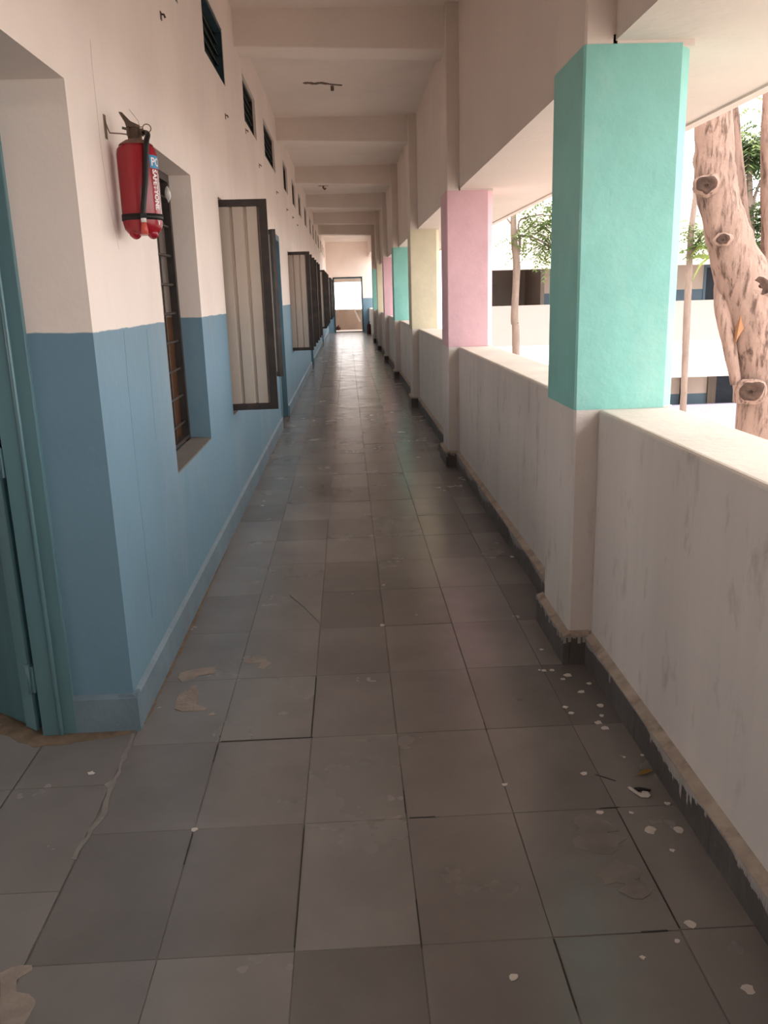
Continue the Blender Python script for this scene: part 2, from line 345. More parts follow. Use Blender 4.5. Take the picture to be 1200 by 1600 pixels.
for u, v, r in ((850,1048,.010),(862,1047,.009),(843,1047,.006),(846,1015,.008),(887,1055,.013),(880,1061,.008),(921,1068,.010),(908,1081,.012),(883,1105,.010),(892,1114,.009),(938,1102,.012),
                (940,1118,.008),(935,1129,.012),(945,1138,.012),(912,1209,.011),(938,1270,.010),(986,1270,.007),(1015,1297,.017),(1060,1297,.015),(1050,1329,.007),(1043,1256,.009),(1170,1547,.013),(1078,1444,.012),(1058,1470,.006),
                (803,1527,.010),(789,1226,.008),(598,977,.012),(303,1296,.009),(142,1208,.010),(8,1131,.012),(22,1134,.01),(53,1154,.012),(188,1140,.010),(20,1149,.008),(410,790,.012),(412,783,.01),(800,870,.012),(1004,1180,.006),(975,1183,.005),(300,860+95,.01),(1004,1496,.006)):
    blob(u, v, r, asp=1.1)
for u, v, r in ((930,1292,.050),(935,1312,.055),(962,1365,.045),(992,1392,.035)):
    blob(u, v, r, 'cement_faint', 'whitish_scuff', 1.2, 14, z=0.0012)
patch([(281,1051),(305,1046),(338,1043),(337,1053),(312,1056),(285,1066),(277,1060)], 'cement')
patch([(270,1108),(276,1090),(300,1072),(308,1070),(311,1086),(306,1101),(322,1108),(320,1111),(285,1112)], 'cement')
patch([(378,1032),(398,1026),(414,1026),(417,1033),(426,1037),(412,1045),(404,1044),(408,1036),(385,1038)], 'cement', z=0.0015)
patch([(322,1118),(332,1113),(336,1117),(326,1119)], 'cement')
patch([(206,1146),(209,1147),(196,1185),(188,1208),(176,1236),(166,1268),(140,1310),(118,1345),(112,1343),(134,1306),(158,1266),(168,1232),(162,1226),(178,1218),(187,1204),(192,1182)], 'cement_faint', 'mortar_line', 0.0014)
patch([(0,1522),(18,1513),(30,1508),(48,1510),(52,1517),(30,1530),(28,1548),(60,1563),(58,1572),(45,1590),(30,1612),(0,1612)], 'cement')
patch([(0,1110),(40,1126),(75,1142),(130,1138),(220,1129),(212,1143),(195,1150),(150,1155),(105,1163),(55,1167),(30,1160),(10,1150),(0,1148)], 'dirt', 'dirt_patch', 0.0018)
patch([(220,1133),(228,1130),(262,1060),(300,982),(345,880),(400,760),(438,684),(434,684),(392,762),(338,878),(290,975),(250,1060)], 'dirt', 'dirt_patch', 0.0018)
def joint(px, w=.0035):
    b = MB(); p_ = [at(u, v, 2, .0008) for u, v in px]
    dd = p_[-1]-p_[0]
    for p in p_:                     # keep to the nearest slab joint
        if abs(dd.y) > abs(dd.x):
            x = min(XCOLS, key=lambda c: abs(c-p.x)); p.x = x if abs(x-p.x) < .04 else p.x
        else:
            y = ROW0+RD*round((p.y-ROW0)/RD); p.y = y if abs(y-p.y) < .04 else p.y
    for p, q in zip(p_, p_[1:]): b.bar(p, q, w, .0012)
    return b.build('open_joint', ['joint_dark'], floor)
for px in ([(345,1161),(400,1157),(489,1152)], [(297,1303),(292,1330),(287,1350)], [(640,1280),(665,1279),(680,1277)], [(757,1128),(761,1142)], [(634,1235),(640,1270)], [(470,1295),(466,1350),(460,1420),(455,1480)],
           [(650,1405),(655,1450),(658,1480)], [(862,1468),(880,1520),(900,1575)], [(968,1268),(1000,1330),(1040,1410),(1058,1450)], [(1000,1452),(1045,1457)], [(490,1058),(487,1110),(484,1150)], [(345,1163),(338,1190)], [(930,1210),(962,1220)], [(940,1268),(968,1262)]):
    joint(px)
# ------------------------------------------------------------------ left wall
holes = [(a, b, -0.2, h) for a, b, h in DOORS] + [(a, b, *WZ) for a, b in WINS] + [(a, b, *VZ) for a, b in VENTS]
wb = MB(); pierced(wb, 0, XL, XLB, YBACK, YEND, -0.2, 3.9, holes)
wall_left = S(wb.build('wall_left', ['wall']), 'long classroom wall painted cream above and blue below', 'wall')
def wallstrip(px, w, mt, name='plaster_crack'):
    b = MB(); pts = [at(u, v, 0, XL) for u, v in px]
    for p, q in zip(pts, pts[1:]): b.bar(p, q, w, 0.001, (1, 0, 0))
    return b.build(name, [mt], wall_left)
wallstrip([(141,62),(143,95),(149,150),(158,235),(171,320),(186,390)], 0.0025, 'crack')
wallstrip([(193,516),(201,610),(213,730),(224,830),(238,965)], 0.0025, 'crack_blue')
wallstrip([(229,514),(236,600),(244,690)], 0.0022, 'crack_blue')
wallstrip([(429,348),(430,362)], 0.02, 'crack')
# baseboard: thin plaster skirting between doors
bbl = MB(); segs = []; y = YBACK
for a, b, h in DOORS: segs.append((y, a)); y = b
segs.append((y, YEND))
for a, b in segs: bbl.prism([(XL-.05, -.02), (XL+.016, -.02), (XL+.016, .128), (XL, .142), (XL-.05, .142)], 1, a-.012, b)
bbl.prism([(2.784, -.02), (2.784, .128), (2.80, .142), (2.83, .142), (2.83, -.02)], 0, XLB, XL+.0168)
S(bbl.build('baseboard_left', ['skirt_blue']), 'low grey-blue plaster skirting under the blue wall', 'skirting')
# rooms behind
rb = MB()
back = [(y0, y0+1.2, 0.9, 2.3) for y0 in [i*2.05-6.5 for i in range(21)]]
pierced(rb, 0, -6.3, -6.5, YBACK, YEND, -0.2, 3.9, back)
for yy in (-7.9, 11.75, 20.4, 29.2, 37.1): rb.box((-6.3, yy, -0.03), (XLB, yy+0.12, 3.9))
S(rb.build('wall_classroom', ['room']), 'plain plaster walls of the classrooms behind the windows', 'wall')
# ------------------------------------------------------------------ ceiling with beams
cb = MB(); cb.box((-6.5, YBACK, ZCEIL+0.0), (0.99, YEND+0.3, 3.95))
ceiling = S(cb.build('ceiling', ['ceiling']), 'flat pinkish-white plastered slab over the corridor', 'ceiling')
for y0 in COLS:
    a, b = y0+0.08, y0+0.40
    zb = [3.455, 3.395]
    bm_ = MB().add([(XL-.01, a, zb[0]), (0.98, a, zb[1]), (0.98, b, zb[1]), (XL-.01, b, zb[0]), (XL-.01, a, 3.74), (0.98, a, 3.74), (0.98, b, 3.74), (XL-.01, b, 3.74)],
                   [(0,3,2,1),(4,5,6,7),(0,1,5,4),(1,2,6,5),(2,3,7,6),(3,0,4,7)])
    bevel(bm_.build('beam', ['ceiling'], ceiling), 0.01)
sc = MB()   # broken cable chase and stub on the slab
pts = [(475,130),(483,129),(491,131),(500,129),(512,131),(522,132),(534,133)]
q = [at(u, v, 2, ZCEIL-0.002) for u, v in pts]
for i, (p, r_) in enumerate(zip(q, q[1:])): sc.bar(p, r_, 0.05 if i < 4 else 0.025, 0.012, (0, 0, 1))
sc.build('cable_chase', ['clip'], ceiling)
sb = MB(); p = at(519, 134, 2, ZCEIL); sb.tube([(p.x, p.y, ZCEIL+.01), (p.x, p.y-.0, ZCEIL-.05)], 0.018, 8); sb.build('cable_stub', ['clip'], ceiling)
for u, v in ((505, 288),):
    p = at(u, v, 2, ZCEIL); b = MB(); b.tube([(p.x, p.y, ZCEIL+.01), (p.x, p.y, ZCEIL-.07), (p.x+.03, p.y, ZCEIL-.1), (p.x+.05, p.y, ZCEIL-.07)], 0.02, 6)
    b.tube([(p.x-.1, p.y, ZCEIL-.01), (p.x+.1, p.y, ZCEIL-.01)], 0.03, 6); b.build('fan_hook', ['clip'], ceiling)
# ------------------------------------------------------------------ right side: parapet, lintel beam, sunshade
wr = MB(); wr.box((0.97, YBACK, ZLIN), (XPO, YOPEN, 3.95))
wall_right = S(wr.build('wall_right', ['cream']), 'open courtyard side with parapet, lintel beam and sunshade', 'wall')
sh = MB().prism([(XPO, ZLIN), (1.84, ZLIN), (1.84, ZLIN-.012), (1.90, ZLIN-.012), (1.90, ZLIN+.10), (XPO, ZLIN+.13)], 1, YBACK, YOPEN)
sh.build('sunshade_slab', ['cream'], wall_right)
prev = YBACK
for y0 in COLS + [YOPEN]:
    if y0-prev > 0.15:
        pb = MB(); n = max(2, int((y0-prev)/0.35))
        for i in range(n):      # slightly uneven hand-plastered top edge
            pass
        o = MB().box((XP, prev, -0.05), (XPO, y0, 1.05), 0)
        # coping face gets its own paint tone
        o.m[1] = 1
        bevel(o.build('parapet_panel', ['parapet', 'coping'], wall_right), 0.014, 3)
    prev = y0+CD
# columns: things
names = ['teal', 'pink', 'pale']
desc = {'teal': 'turquoise', 'pink': 'pink', 'pale': 'pale yellow'}
where = {0: 'large turquoise square column nearest the camera, with scuffed plaster', 1: 'pink square column, second along the parapet from the camera',
         2: 'pale yellow square column, third along the parapet', 3: 'second turquoise column, just beyond the nearest pale yellow one', 4: 'smaller pink column behind the second turquoise one',
         5: 'pale yellow column far down, behind the second pink one', 6: 'narrow turquoise column far down the corridor, last turquoise one', 7: 'far pink column next to last before the end wall',
         8: 'last pale column against the blue end wall', -1: 'pale yellow column behind the camera', -2: 'pink column farthest behind the camera'}
def colpoly(x0, x1, y0, y1, ch): return [(x0+.008, y0), (x1-ch, y0), (x1, y0+ch*1.1), (x1, y1-ch), (x1-ch, y1), (x0+.008, y1), (x0, y1-.008), (x0, y0+.008)]
for k in range(-2, 7):
    y0 = COLS[k+2]; key = names[k % 3]
    t = thing('column', where[k], 'column', (XC, y0, 0), group='painted columns along the parapet')
    L = MB().prism(colpoly(0, XPO-XC, 0, CD, 0.02), 2, -0.02, 1.055).build('lower_pilaster', ['parapet'], t)
    MB().prism(colpoly(-0.002, XPO-XC+.002, -0.002, CD+.002, 0.045), 2, 1.05, 2.325).build('painted_shaft', [key], t)
    MB().prism(colpoly(0, 0.118, 0, CD, 0.004), 2, 2.315, ZCEIL+.01).build('upper_pilaster', ['cream'], t)
    MB().prism([(.10, 0), (XPO-XC, 0), (XPO-XC, CD), (.10, CD)], 2, 2.315, ZLIN+.02).build('capital', ['cream'], t)
    w = MB()
    o = MB().box((-0.028, -0.028, -0.02), (0.0, CD+.028, 0.125)); bevel(o.build('skirting_slab', ['skirt'], t), .004)
    o = MB().box((0.0, -0.028, -0.02), (0.075, 0.0, 0.122)); bevel(o.build('skirting_slab', ['skirt'], t), .004)
    o = MB().box((0.0, CD, -0.02), (0.075, CD+.028, 0.122)); bevel(o.build('skirting_slab', ['skirt'], t), .004)
    f = MB(); f.prism([(-.030, .120), (-.030, .126), (0, .139), (.003, .139), (.003, .120)], 1, -.031, CD+.031)
    f.v = [(x, y, z) for (x, y, z) in f.v]
    f.prism([(-.030, .120), (-.030, .126), (0, .139), (.003, .139), (.003, .120)], 0, -.03, .08)
    f.build('plaster_fillet', ['fillet'], t)
    if k in (0, 1):
        d = MB(); rnd = random.Random(k+3); y = -.03
        while y < CD+.02:
            h = rnd.choice((.006, .01, .015, .03, .045))*rnd.random()+.004; w_ = rnd.uniform(.006, .02)
            d.box((-.0305, y, .122-h), (-.028, y+w_, .124)); y += w_+rnd.random()*.012
        x = -.028
        while x < .07:
            h = rnd.uniform(.003, .03); d.box((x, -.0305, .122-h), (x+.012, -.028, .124)); x += .02
        d.build('whitewash_drips', ['drip'], t, kind='stuff')
# skirting stones below the parapet
bbr = MB(); fil = MB(); MB().box((XP, YOPEN, -.05), (XPO, YEND, 1.0)).build('parapet_panel', ['parapet'], wall_right); MB().box((0.97, YOPEN, 3.1), (XPO, YEND, 3.95)).build('lintel_beam', ['cream'], wall_right)
root = S(link('baseboard_right', None, None, (0, 0, 0)), 'dark stone skirting below the parapet with whitewash drips on it', 'skirting')
prev = YBACK
for y0 in COLS + [YOPEN]:
    a, b = prev+.028, y0-.028
    n = max(1, round((b-a)/0.6))
    for i in range(n):
        s0 = a+(b-a)*i/n; s1 = a+(b-a)*(i+1)/n
        if s1 < 0: bbr.box((0.926, s0+.001, -.02), (XP+.002, s1-.001, .118))
        else:
            o = MB().box((0.926+random.uniform(-.001, .001), s0+.001, -.02), (XP+.002, s1-.001, .118+random.uniform(-.003, .003)))
            o.build('skirting_stone', ['skirt'], root)
    fil.prism([(.924, .114), (.924, .120), (.955, .136), (.958, .136), (.958, .114)], 1, a, b)
    prev = y0+CD
bbr.build('rear_skirting_stones', ['skirt'], root, kind='stuff')
fil.build('plaster_fillet', ['fillet'], root)
dr = MB(); rnd = random.Random(11); y = 0.6
while y < 12:
    if not any(c-.05 < y < c+CD+.05 for c in COLS):
        big = mnoise.noise(Vector((y*2.1, 3.3, 0)))
        h = .008 + max(0, big)*.13*rnd.uniform(.6, 1) + (rnd.random() < .1)*rnd.uniform(0, .04); w_ = rnd.uniform(.008, .02)
        h = min(h, .08)
        dr.add([(.9245, y, .118), (.9245, y+w_, .118), (.9245, y+w_*.9, .118-h*rnd.uniform(.8, 1)), (.9245, y+w_*.1, .118-h)], [(0, 1, 2, 3)])
        dr.add([(.928, y, .118), (.928, y+w_, .118), (.928, y+w_*.9, .118-h), (.928, y+w_*.1, .118-h)], [(3, 2, 1, 0)])
        y += w_*.95
    else: y += .02
dr.build('whitewash_drips', ['drip'], root, kind='stuff')
# ------------------------------------------------------------------ end wall and landing beyond
we = MB(); pierced(we, 1, YEND, YEND+.23, -6.5, 2.4, -0.2, 3.9, [(-.56, .70, -0.2, 2.30)])
S(we.build('wall_end', ['wall']), 'end wall of the corridor, cream over dark blue, with doorway', 'wall')
S(MB().box((-6.5, YBACK-.2, -.2), (XPO, YBACK, 3.9)).build('wall_back', ['cream']), 'plain wall closing the corridor behind the camera', 'wall')
d5 = thing('door_5', 'open end doorway with thin dark frame and bright light beyond', 'doorway', (0, YEND, 0)); d5['kind'] = 'structure'
for nm, a, b in (('frame_post', (-.56, -.03, 0), (-.50, .12, 2.30)), ('frame_post', (.64, -.03, 0), (.70, .12, 2.30)), ('frame_head', (-.56, -.03, 2.24), (.70, .12, 2.30))):
    MB().box(a, b).build(nm, ['vent_blue'], d5)
S(MB().box((-.56, YEND-.02, -.02), (.70, YEND+.24, .03)).build('trim_1', ['sill']), 'low cement threshold under the end doorway', 'threshold')
lf = MB(); lf.box((-1.3, YEND+.23, -.2), (2.5, 39.6, 0.02)); lf.box((1.25, YOPEN, -.2), (1.9, YEND, -.005))
S(lf.build('floor_landing', ['f_white']), 'pale cement landing outside the end doorway', 'floor')
lw = MB(); lw.box((-1.3, 39.5, 0), (2.5, 39.65, .93)); 
lw.box((-1.42, YEND+.23, -.2), (-1.3, 39.75, 3.1)); lw.box((-1.42, YEND+.23, 3.0), (2.5, 39.75, 3.15))
wl = S(lw.build('wall_landing', ['land']), 'stained beige parapet of the landing beyond the doorway', 'wall')
MB().box((-1.3, 39.5, 2.13), (2.5, 39.75, 3.0)).build('landing_beam', ['coping'], wl)
st = thing('stair_balustrade', 'sloping stair balustrade with white top seen through the end doorway', 'balustrade', (0, 38.9, 0))
MB().prism([(.40, .88), (.95, .88), (.95, .02), (.63, .02), (.61, .42)], 1, 0, .1).build('balustrade_wall', ['land'], st)
MB().bar((.385, .05, .91), (.61, .05, .40), .16, .035, (0, 1, 0)).bar((.385, .05, .91), (.95, .05, .91), .035, .16, (0, 1, 0)).build('white_coping', ['f_white'], st, label='white painted coping')
sk = thing('cloth_bundle', 'small dark reddish bundle on the landing beyond the doorway', 'bundle', (-.44, 39.3, .02))
MB().ball((0, 0, .07), (.12, .10, .10), 12, rough=.35, seed=2).build('cloth', ['sack'], sk)
MB().tube([(0, 0, .14), (.02, 0, .2), (.05, 0, .21)], [.03, .02, .03], 6).build('knot', ['sack'], sk)
cn = thing('red_canister', 'dark red canister on the floor by the end wall', 'canister', (.86, 34.6, 0))
MB().lathe([(0, 0), (.075, 0), (.08, .02), (.08, .34), (.06, .40), (.025, .42), (0, .42)], n=16).build('body', ['sack'], cn)
MB().tube([(0, 0, .41), (0, 0, .47), (.05, 0, .49)], [.02, .02, .012], 6).build('cap', ['black'], cn)

# ------------------------------------------------------------------ doors in the left wall
d1 = thing('door_1', 'near teal-blue wooden door standing open in its blue frame', 'door', (0, 0, 0)); d1['kind'] = 'structure'
p = MB(); p.box((-1.085, 2.782, 0), (-1.03, 2.84, 2.157)); p.box((-1.15, 2.775, 0), (-1.085, 2.86, 2.157)); p.tube([(-1.083, 2.775, 0), (-1.083, 2.775, 2.157)], .008, 8)
bevel(p.build('frame_post', ['door'], d1), .004)
p = MB(); p.box((-1.15, 1.20, 0), (-1.03, 1.27, 2.157)); bevel(p.build('frame_post', ['door'], d1), .004)
p = MB(); p.box((-1.15, 1.27, 2.08), (-1.03, 2.775, 2.157)); bevel(p.build('frame_head', ['door'], d1), .004)
hx, hy = -1.155, 2.815; ang = math.atan2(0.175, -0.235)
lf = link('door_leaf', None, d1)
leaf = MB(); leaf.box((0.012, -.02, .012), (1.02, .02, 2.06))
lf = leaf.build('door_leaf', ['door_dark'], d1, loc=(hx, hy, 0), rot=(0, 0, ang)) if False else link('door_leaf', leaf.mesh('door_leaf', ['door_dark']), d1, (hx, hy, 0), (0, 0, ang))
bpy.data.objects.remove(bpy.data.objects['door_leaf'], do_unlink=True)
lf.name = 'door_leaf'
bevel(lf, .004)
MB().box((0.006, .018, .012), (0.07, .03, 2.06)).build('edge_stile', ['door'], lf)
for zz in (.22, 1.0, 1.85):
    h = MB(); h.box((-.022, .012, zz-.05), (.045, .034, zz+.05)); h.tube([(-.002, .036, zz-.055), (-.002, .036, zz+.055)], .008, 8); h.build('hinge', ['door'], lf)
MB().box((.10, .02, .93), (.14, .045, 1.02)).build('latch_plate', ['clip'], lf)
for i, (a, b, h) in enumerate(DOORS[1:]):
    d = thing('door_%d' % (i+2), ('closed blue door, second from the camera, between shuttered windows', 'blue door halfway down the left wall', 'farthest blue door on the left wall')[i], 'door', (0, 0, 0)); d['kind'] = 'structure'
    for nm, p0, p1 in (('frame_post', (XL-.12, a, 0), (XL+.004, a+.07, h)), ('frame_post', (XL-.12, b-.07, 0), (XL+.004, b, h)), ('frame_head', (XL-.12, a+.07, h-.07), (XL+.004, b-.07, h))):
        bevel(MB().box(p0, p1).build(nm, ['door_mid'], d), .003)
    l2 = MB().box((XL-.10, a+.072, .01), (XL-.06, b-.072, h-.072)).build('door_leaf', ['door'], d)
    for q0, q1 in ((.15, 1.0), (1.1, h-.2)): MB().box((XL-.062, a+.2, q0), (XL-.05, b-.2, q1)).build('raised_panel', ['door'], l2)
# ------------------------------------------------------------------ windows: frame, grille, shutters
def sheet_mesh(w, h):
    b = MB(); prof = []; x = 0; n = 4; pw = w/n
    for i in range(n):
        prof += [(x, 0), (x+pw*.70, 0.0), (x+pw*.78, .016), (x+pw*.92, .016)]; x += pw
    prof.append((w, 0))
    vs = [(px_, y_, z) for z in (0, h) for px_, y_ in prof]; n_ = len(prof)
    b.add(vs, [(i, i+1, i+1+n_, i+n_) for i in range(n_-1)]); 
    vs = [(px_, y_+.0015, z) for z in (0, h) for px_, y_ in prof]
    b.add(vs, [(i+n_, i+1+n_, i+1, i) for i in range(n_-1)])
    return b
LW, LH = 0.46, 1.40
fr = MB(); t_ = .045
for a, b in (((0, 0), (LW, t_)), ((0, LH-t_), (LW, LH)), ((0, t_), (t_, LH-t_)), ((LW-t_-.008, t_), (LW, LH-t_))): fr.box((a[0], -.004, a[1]), (b[0], .034, b[1]))
shutter_me = fr.mesh('shutter', ['frame']); panel_me = sheet_mesh(LW-.08, LH-.08).mesh('corrugated_panel', ['sheet'])
hb = MB(); hb.tube([(-.005, .016, .18), (-.005, .016, .28)], .01, 8).tube([(-.005, .016, LH-.28), (-.005, .016, LH-.18)], .01, 8); hinge_me = hb.mesh('hinges', ['frame'])
hk = MB(); hk.tube([(LW-.025, .03, .62), (LW-.025, .05, .64), (LW-.025, .05, .72), (LW-.025, .03, .74)], .005, 6); hk.v = [(x-.01, y, z) for x, y, z in hk.v]; handle_me = hk.mesh('handle', ['bar'])
def shutter(win, x, y, z, rz, flip=1):
    s_ = link('shutter', shutter_me, win, (x, y, z), (0, 0, rz), (1, flip, 1))
    link('corrugated_panel', panel_me, s_, (.04, .008, .04), label='beige corrugated metal sheet'); link('hinges', hinge_me, s_); link('handle', handle_me, s_)
    return s_
wlab = ['unshuttered barred window beside the red extinguisher, nearest the camera', 'window with a wide open beige corrugated shutter, nearest shuttered one', 'barred window half hidden behind the nearest open shutter, before the blue door',
        'window past the blue door with beige shutter facing the camera', 'window just beyond the one past the second door, dark shutters open', 'window right before the middle blue door, shutters open',
        'window just past the middle blue door', 'window second past the middle blue door', 'window third past the middle blue door', 'window first past the farthest door', 'window second past the farthest door', 'window nearest the end wall']
ww = WINS[0][1]-WINS[0][0]
for i, (a, b) in enumerate(WINS):
    w = thing('window_%d' % (i+1), wlab[i], 'window', (XF, a, WZ[0])); w['kind'] = 'structure'
    W, H = b-a, WZ[1]-WZ[0]; T = .04
    for p0, p1, nm in (((-.028, 0, 0), (.012, T, H), 'frame_post'), ((-.028, W-T, 0), (.012, W, H), 'frame_post'), ((-.028, T, H-T), (.012, W-T, H), 'frame_head'), ((-.028, T, 0.02), (.012, W-T, T), 'frame_sill'), ((-.024, W/2-.015, T), (.004, W/2+.015, H-T), 'mullion')):
        MB().box(p0, p1).build(nm, ['frame'], w)
    MB().prism([(.02, .018), (XL-XF-.001, -.012+.02), (XL-XF-.001, -.02), (.02, -.02)], 1, 0.001, W-.001).build('sill', ['sill'], w)
    if i < 3:
        MB().box((-.088, W-.001, .0), (-.03, W-.006, .70)).build('inner_jamb_board', ['wood'], w, label='brown board on the inner jamb')
        MB().box((-.088, W-.001, .70), (-.03, W-.006, H)).build('inner_jamb', ['room'], w)
    if i < 6:
        nb = 9
        for k in range(nb):
            z = T + (H-2*T)*(k+.5)/nb
            MB().tube([(-.008, T-.01, z), (-.008, W-T+.01, z)], .0075, 6).build('grille_bar', ['bar'], w)
        for k in (1, 3):
            yv = W*k/4
            MB().bar((-.019, yv, T-.01), (-.019, yv, H-T+.01), .006, .02, (0, 1, 0)).build('grille_upright', ['bar'], w)
    else:
        g = MB()
        for k in range(9):
            z = T + (H-2*T)*(k+.5)/9; g.tube([(-.025, T, z), (-.025, W-T, z)], .0075, 5)
        g.build('grille', ['bar'], w)
    z0 = .03
    if i == 1: shutter(w, -.02, .05, z0, 0.02)
    elif i == 2: shutter(w, .02, W-.045, z0, math.radians(-58), 1)
    elif i == 3: shutter(w, -.02, .05, z0, -.03); shutter(w, -.02, W-.04, z0, .05)
    elif i >= 4:
        shutter(w, -.02, .05, z0, random.uniform(-.06, .06)); shutter(w, -.02, W-.04, z0, random.uniform(-.06, .08))
pw = thing('paper_wad', 'crumpled white paper wedged at the top of the nearest window frame', 'paper', (XF+.02, 4.80, 2.055))
MB().ball((0, 0, 0), (.014, .022, .035), 10, rough=.6, seed=4).build('crumpled_paper', ['white'], pw)
# ventilators
vcol = ['vent_dark', 'vent_dark', 'vent_dark', 'vent_dark', 'vent_board', 'vent_board', 'vent_board', 'vent_dark', 'vent_board', 'vent_board', 'vent_dark', 'vent_board', 'vent_dark', 'vent_board', 'vent_dark']
vord = ['first', 'second', 'third', 'fourth', 'fifth', 'sixth', 'seventh', 'eighth', 'ninth', 'tenth', 'eleventh', 'twelfth', 'thirteenth', 'fourteenth', 'last']
for i, (a, b) in enumerate(VENTS):
    lab = {'vent_dark': 'small high ventilator opening with dark mesh', 'vent_board': 'small high ventilator opening closed with brown board'}[vcol[i]]
    if i == 1: lab = 'small high ventilator with dark blue painted frame and louvres'
    v = thing('window_%d' % (13+i), lab + ', %s along the left wall' % vord[i], 'ventilator', (XL, a, VZ[0])); v['kind'] = 'structure'
    W, H = b-a, VZ[1]-VZ[0]; dx = -.055; fm = 'vent_blue' if i <= 1 else 'frame'; x1 = -.004 if i <= 1 else dx+.03
    for p0, p1, nm in (((dx, 0, 0), (x1, .03, H), 'frame_post'), ((dx, W-.03, 0), (x1, W, H), 'frame_post'), ((dx, .03, H-.03), (x1, W-.03, H), 'frame_head'), ((dx, .03, 0), (dx+.03, W-.03, .03), 'frame_sill')):
        MB().box(p0, p1).build(nm, [fm], v)
    MB().box((dx-.02, .0, .0), (dx-.005, W, H)).build('back_panel', [vcol[i]], v)
    if i <= 3:
        for k in range(4):
            z = .05+(H-.1)*(k+.3)/4
            MB().bar((dx+.008, .03, z), (dx+.008, W-.03, z), .035, .006, (.6, 0, 1)).build('louvre', ['vent_dark'], v)
# ------------------------------------------------------------------ fire extinguisher
EX, EY, EZ = -0.730, 3.262, 1.728
fx = thing('fire_extinguisher', 'red fire extinguisher with black hose hanging on the cream wall', 'fire extinguisher', (EX, EY, EZ)); fx.scale = (.91, .91, .87)
RB = 0.0775
MB().lathe([(0, .012), (.045, .012), (.06, .018), (.072, .035), (RB, .06), (RB, .325), (.074, .345), (.060, .365), (.040, .378), (.024, .384)], n=40).build('cylinder', ['red'], fx)
MB().lathe([(.066, .3605), (.0605, .3665), (.0405, .3795), (.0235, .386)], n=40).build('dusty_shoulder', ['dust'], fx, label='dust on the shoulder')
FA = math.atan2(-EY, -EX) + 0.0          # direction towards the camera
for k in range(4):
    a = FA + math.radians(-48 + 90*k)
    MB().ball((.048*math.cos(a), .048*math.sin(a), .017), (.022, .022, .020), 12).build('foot', ['red'], fx)
def pol(ang, r, z): a = FA + math.radians(ang); return Vector((r*math.cos(a), r*math.sin(a), z))
MB().lathe([(.0785, .068), (.0805, .068), (.0805, .092), (.0785, .092)], n=40).build('strap', ['black'], fx)
v = MB(); v.lathe([(.025, .380), (.028, .392), (.025, .40), (.025, .420), (.018, .43), (0, .43)], n=16); v.bar(pol(90, -.03, .412), pol(90, .035, .412), .026, .026); v.build('valve', ['valve'], fx)
# lever and grip
lv = MB(); 
lv.prism([(.022, .428), (.022, .436), (-.012, .452), (-.040, .484), (-.052, .486), (-.034, .452), (-.030, .436), (-.03, .43), (-.012, .43)], 1, -.013, .013); 
u_ = pol(90, 1, 0).normalized(); w_ = pol(0, 1, 0).normalized(); lv.v = [tuple(u_*x + w_*y + Vector((0, 0, z))) for x, y, z in lv.v]
lv.build('lever', ['valve'], fx)
gp = MB(); gp.bar(pol(90, .02, .412), pol(90, -.045, .428), .02, .007); gp.build('grip', ['valve'], fx)
rg = MB(); cc = pol(90, .048, .428); ax = pol(90, 1, 0).normalized()
rg.tube([cc + ax*(.016*math.cos(t)) + Vector((0, 0, .016*math.sin(t))) for t in [i*math.pi/6 for i in range(13)]], .0022, 6); rg.tube([pol(90, .0, .432), pol(90, .034, .433)], .002, 6); rg.build('pin_ring', ['wire'], fx)
MB().tube([pol(90, .022, .434), pol(90, .018, .455), pol(90, .004, .475), pol(90, -.012, .498)], .0009, 5).build('seal_wire', ['wire'], fx)
hz = [(90, .025, .412), (70, .046, .408), (42, .072, .392), (27, .088, .36), (22, .090, .30), (16, .090, .22), (8, .090, .15), (3, .090, .10), (2, .090, .075)]
hp = [pol(*h) for h in hz]
dense = []
for i in range(len(hp)-1):
    for j in range(4):
        p0, p1, p2, p3 = hp[max(i-1, 0)], hp[i], hp[i+1], hp[min(i+2, len(hp)-1)]; t = j/4
        dense.append(.5*((2*p1)+(-p0+p2)*t+(2*p0-5*p1+4*p2-p3)*t*t+(-p0+3*p1-3*p2+p3)*t**3))
dense.append(hp[-1])
MB().tube(dense, .0105, 10).build('hose', ['black'], fx)
nz = MB(); nz.tube([pol(2, .090, .078), pol(2, .090, .072), pol(2, .090, .055)], [.0105, .0105, .0105], 12); nz.build('ferrule', ['white'], fx)
nz = MB(); nz.tube([pol(2, .090, .055), pol(2, .090, .035), pol(2, .090, .008)], [.009, .012, .015], 12); nz.build('nozzle', ['red_nozzle'], fx)
clip_ = MB(); clip_.bar(pol(3, .079, .08), pol(3, .101, .08), .026, .018); clip_.build('hose_clip', ['black'], fx)
# wall hook
wx = (XL-EX)/.91
hk = MB(); py_ = -.035; hk.tube([(wx, py_-.02, .455), (wx+.006, py_-.012, .43), (wx+.012, py_, .405), (wx+.05, py_, .402), (-.02, py_+.025, .402), (.0, py_+.012, .402)], .0028, 6)
hk.box((wx-.002, py_-.03, .38), (wx+.003, py_+.0, .47)); hk.build('wall_hook', ['wire'], fx)
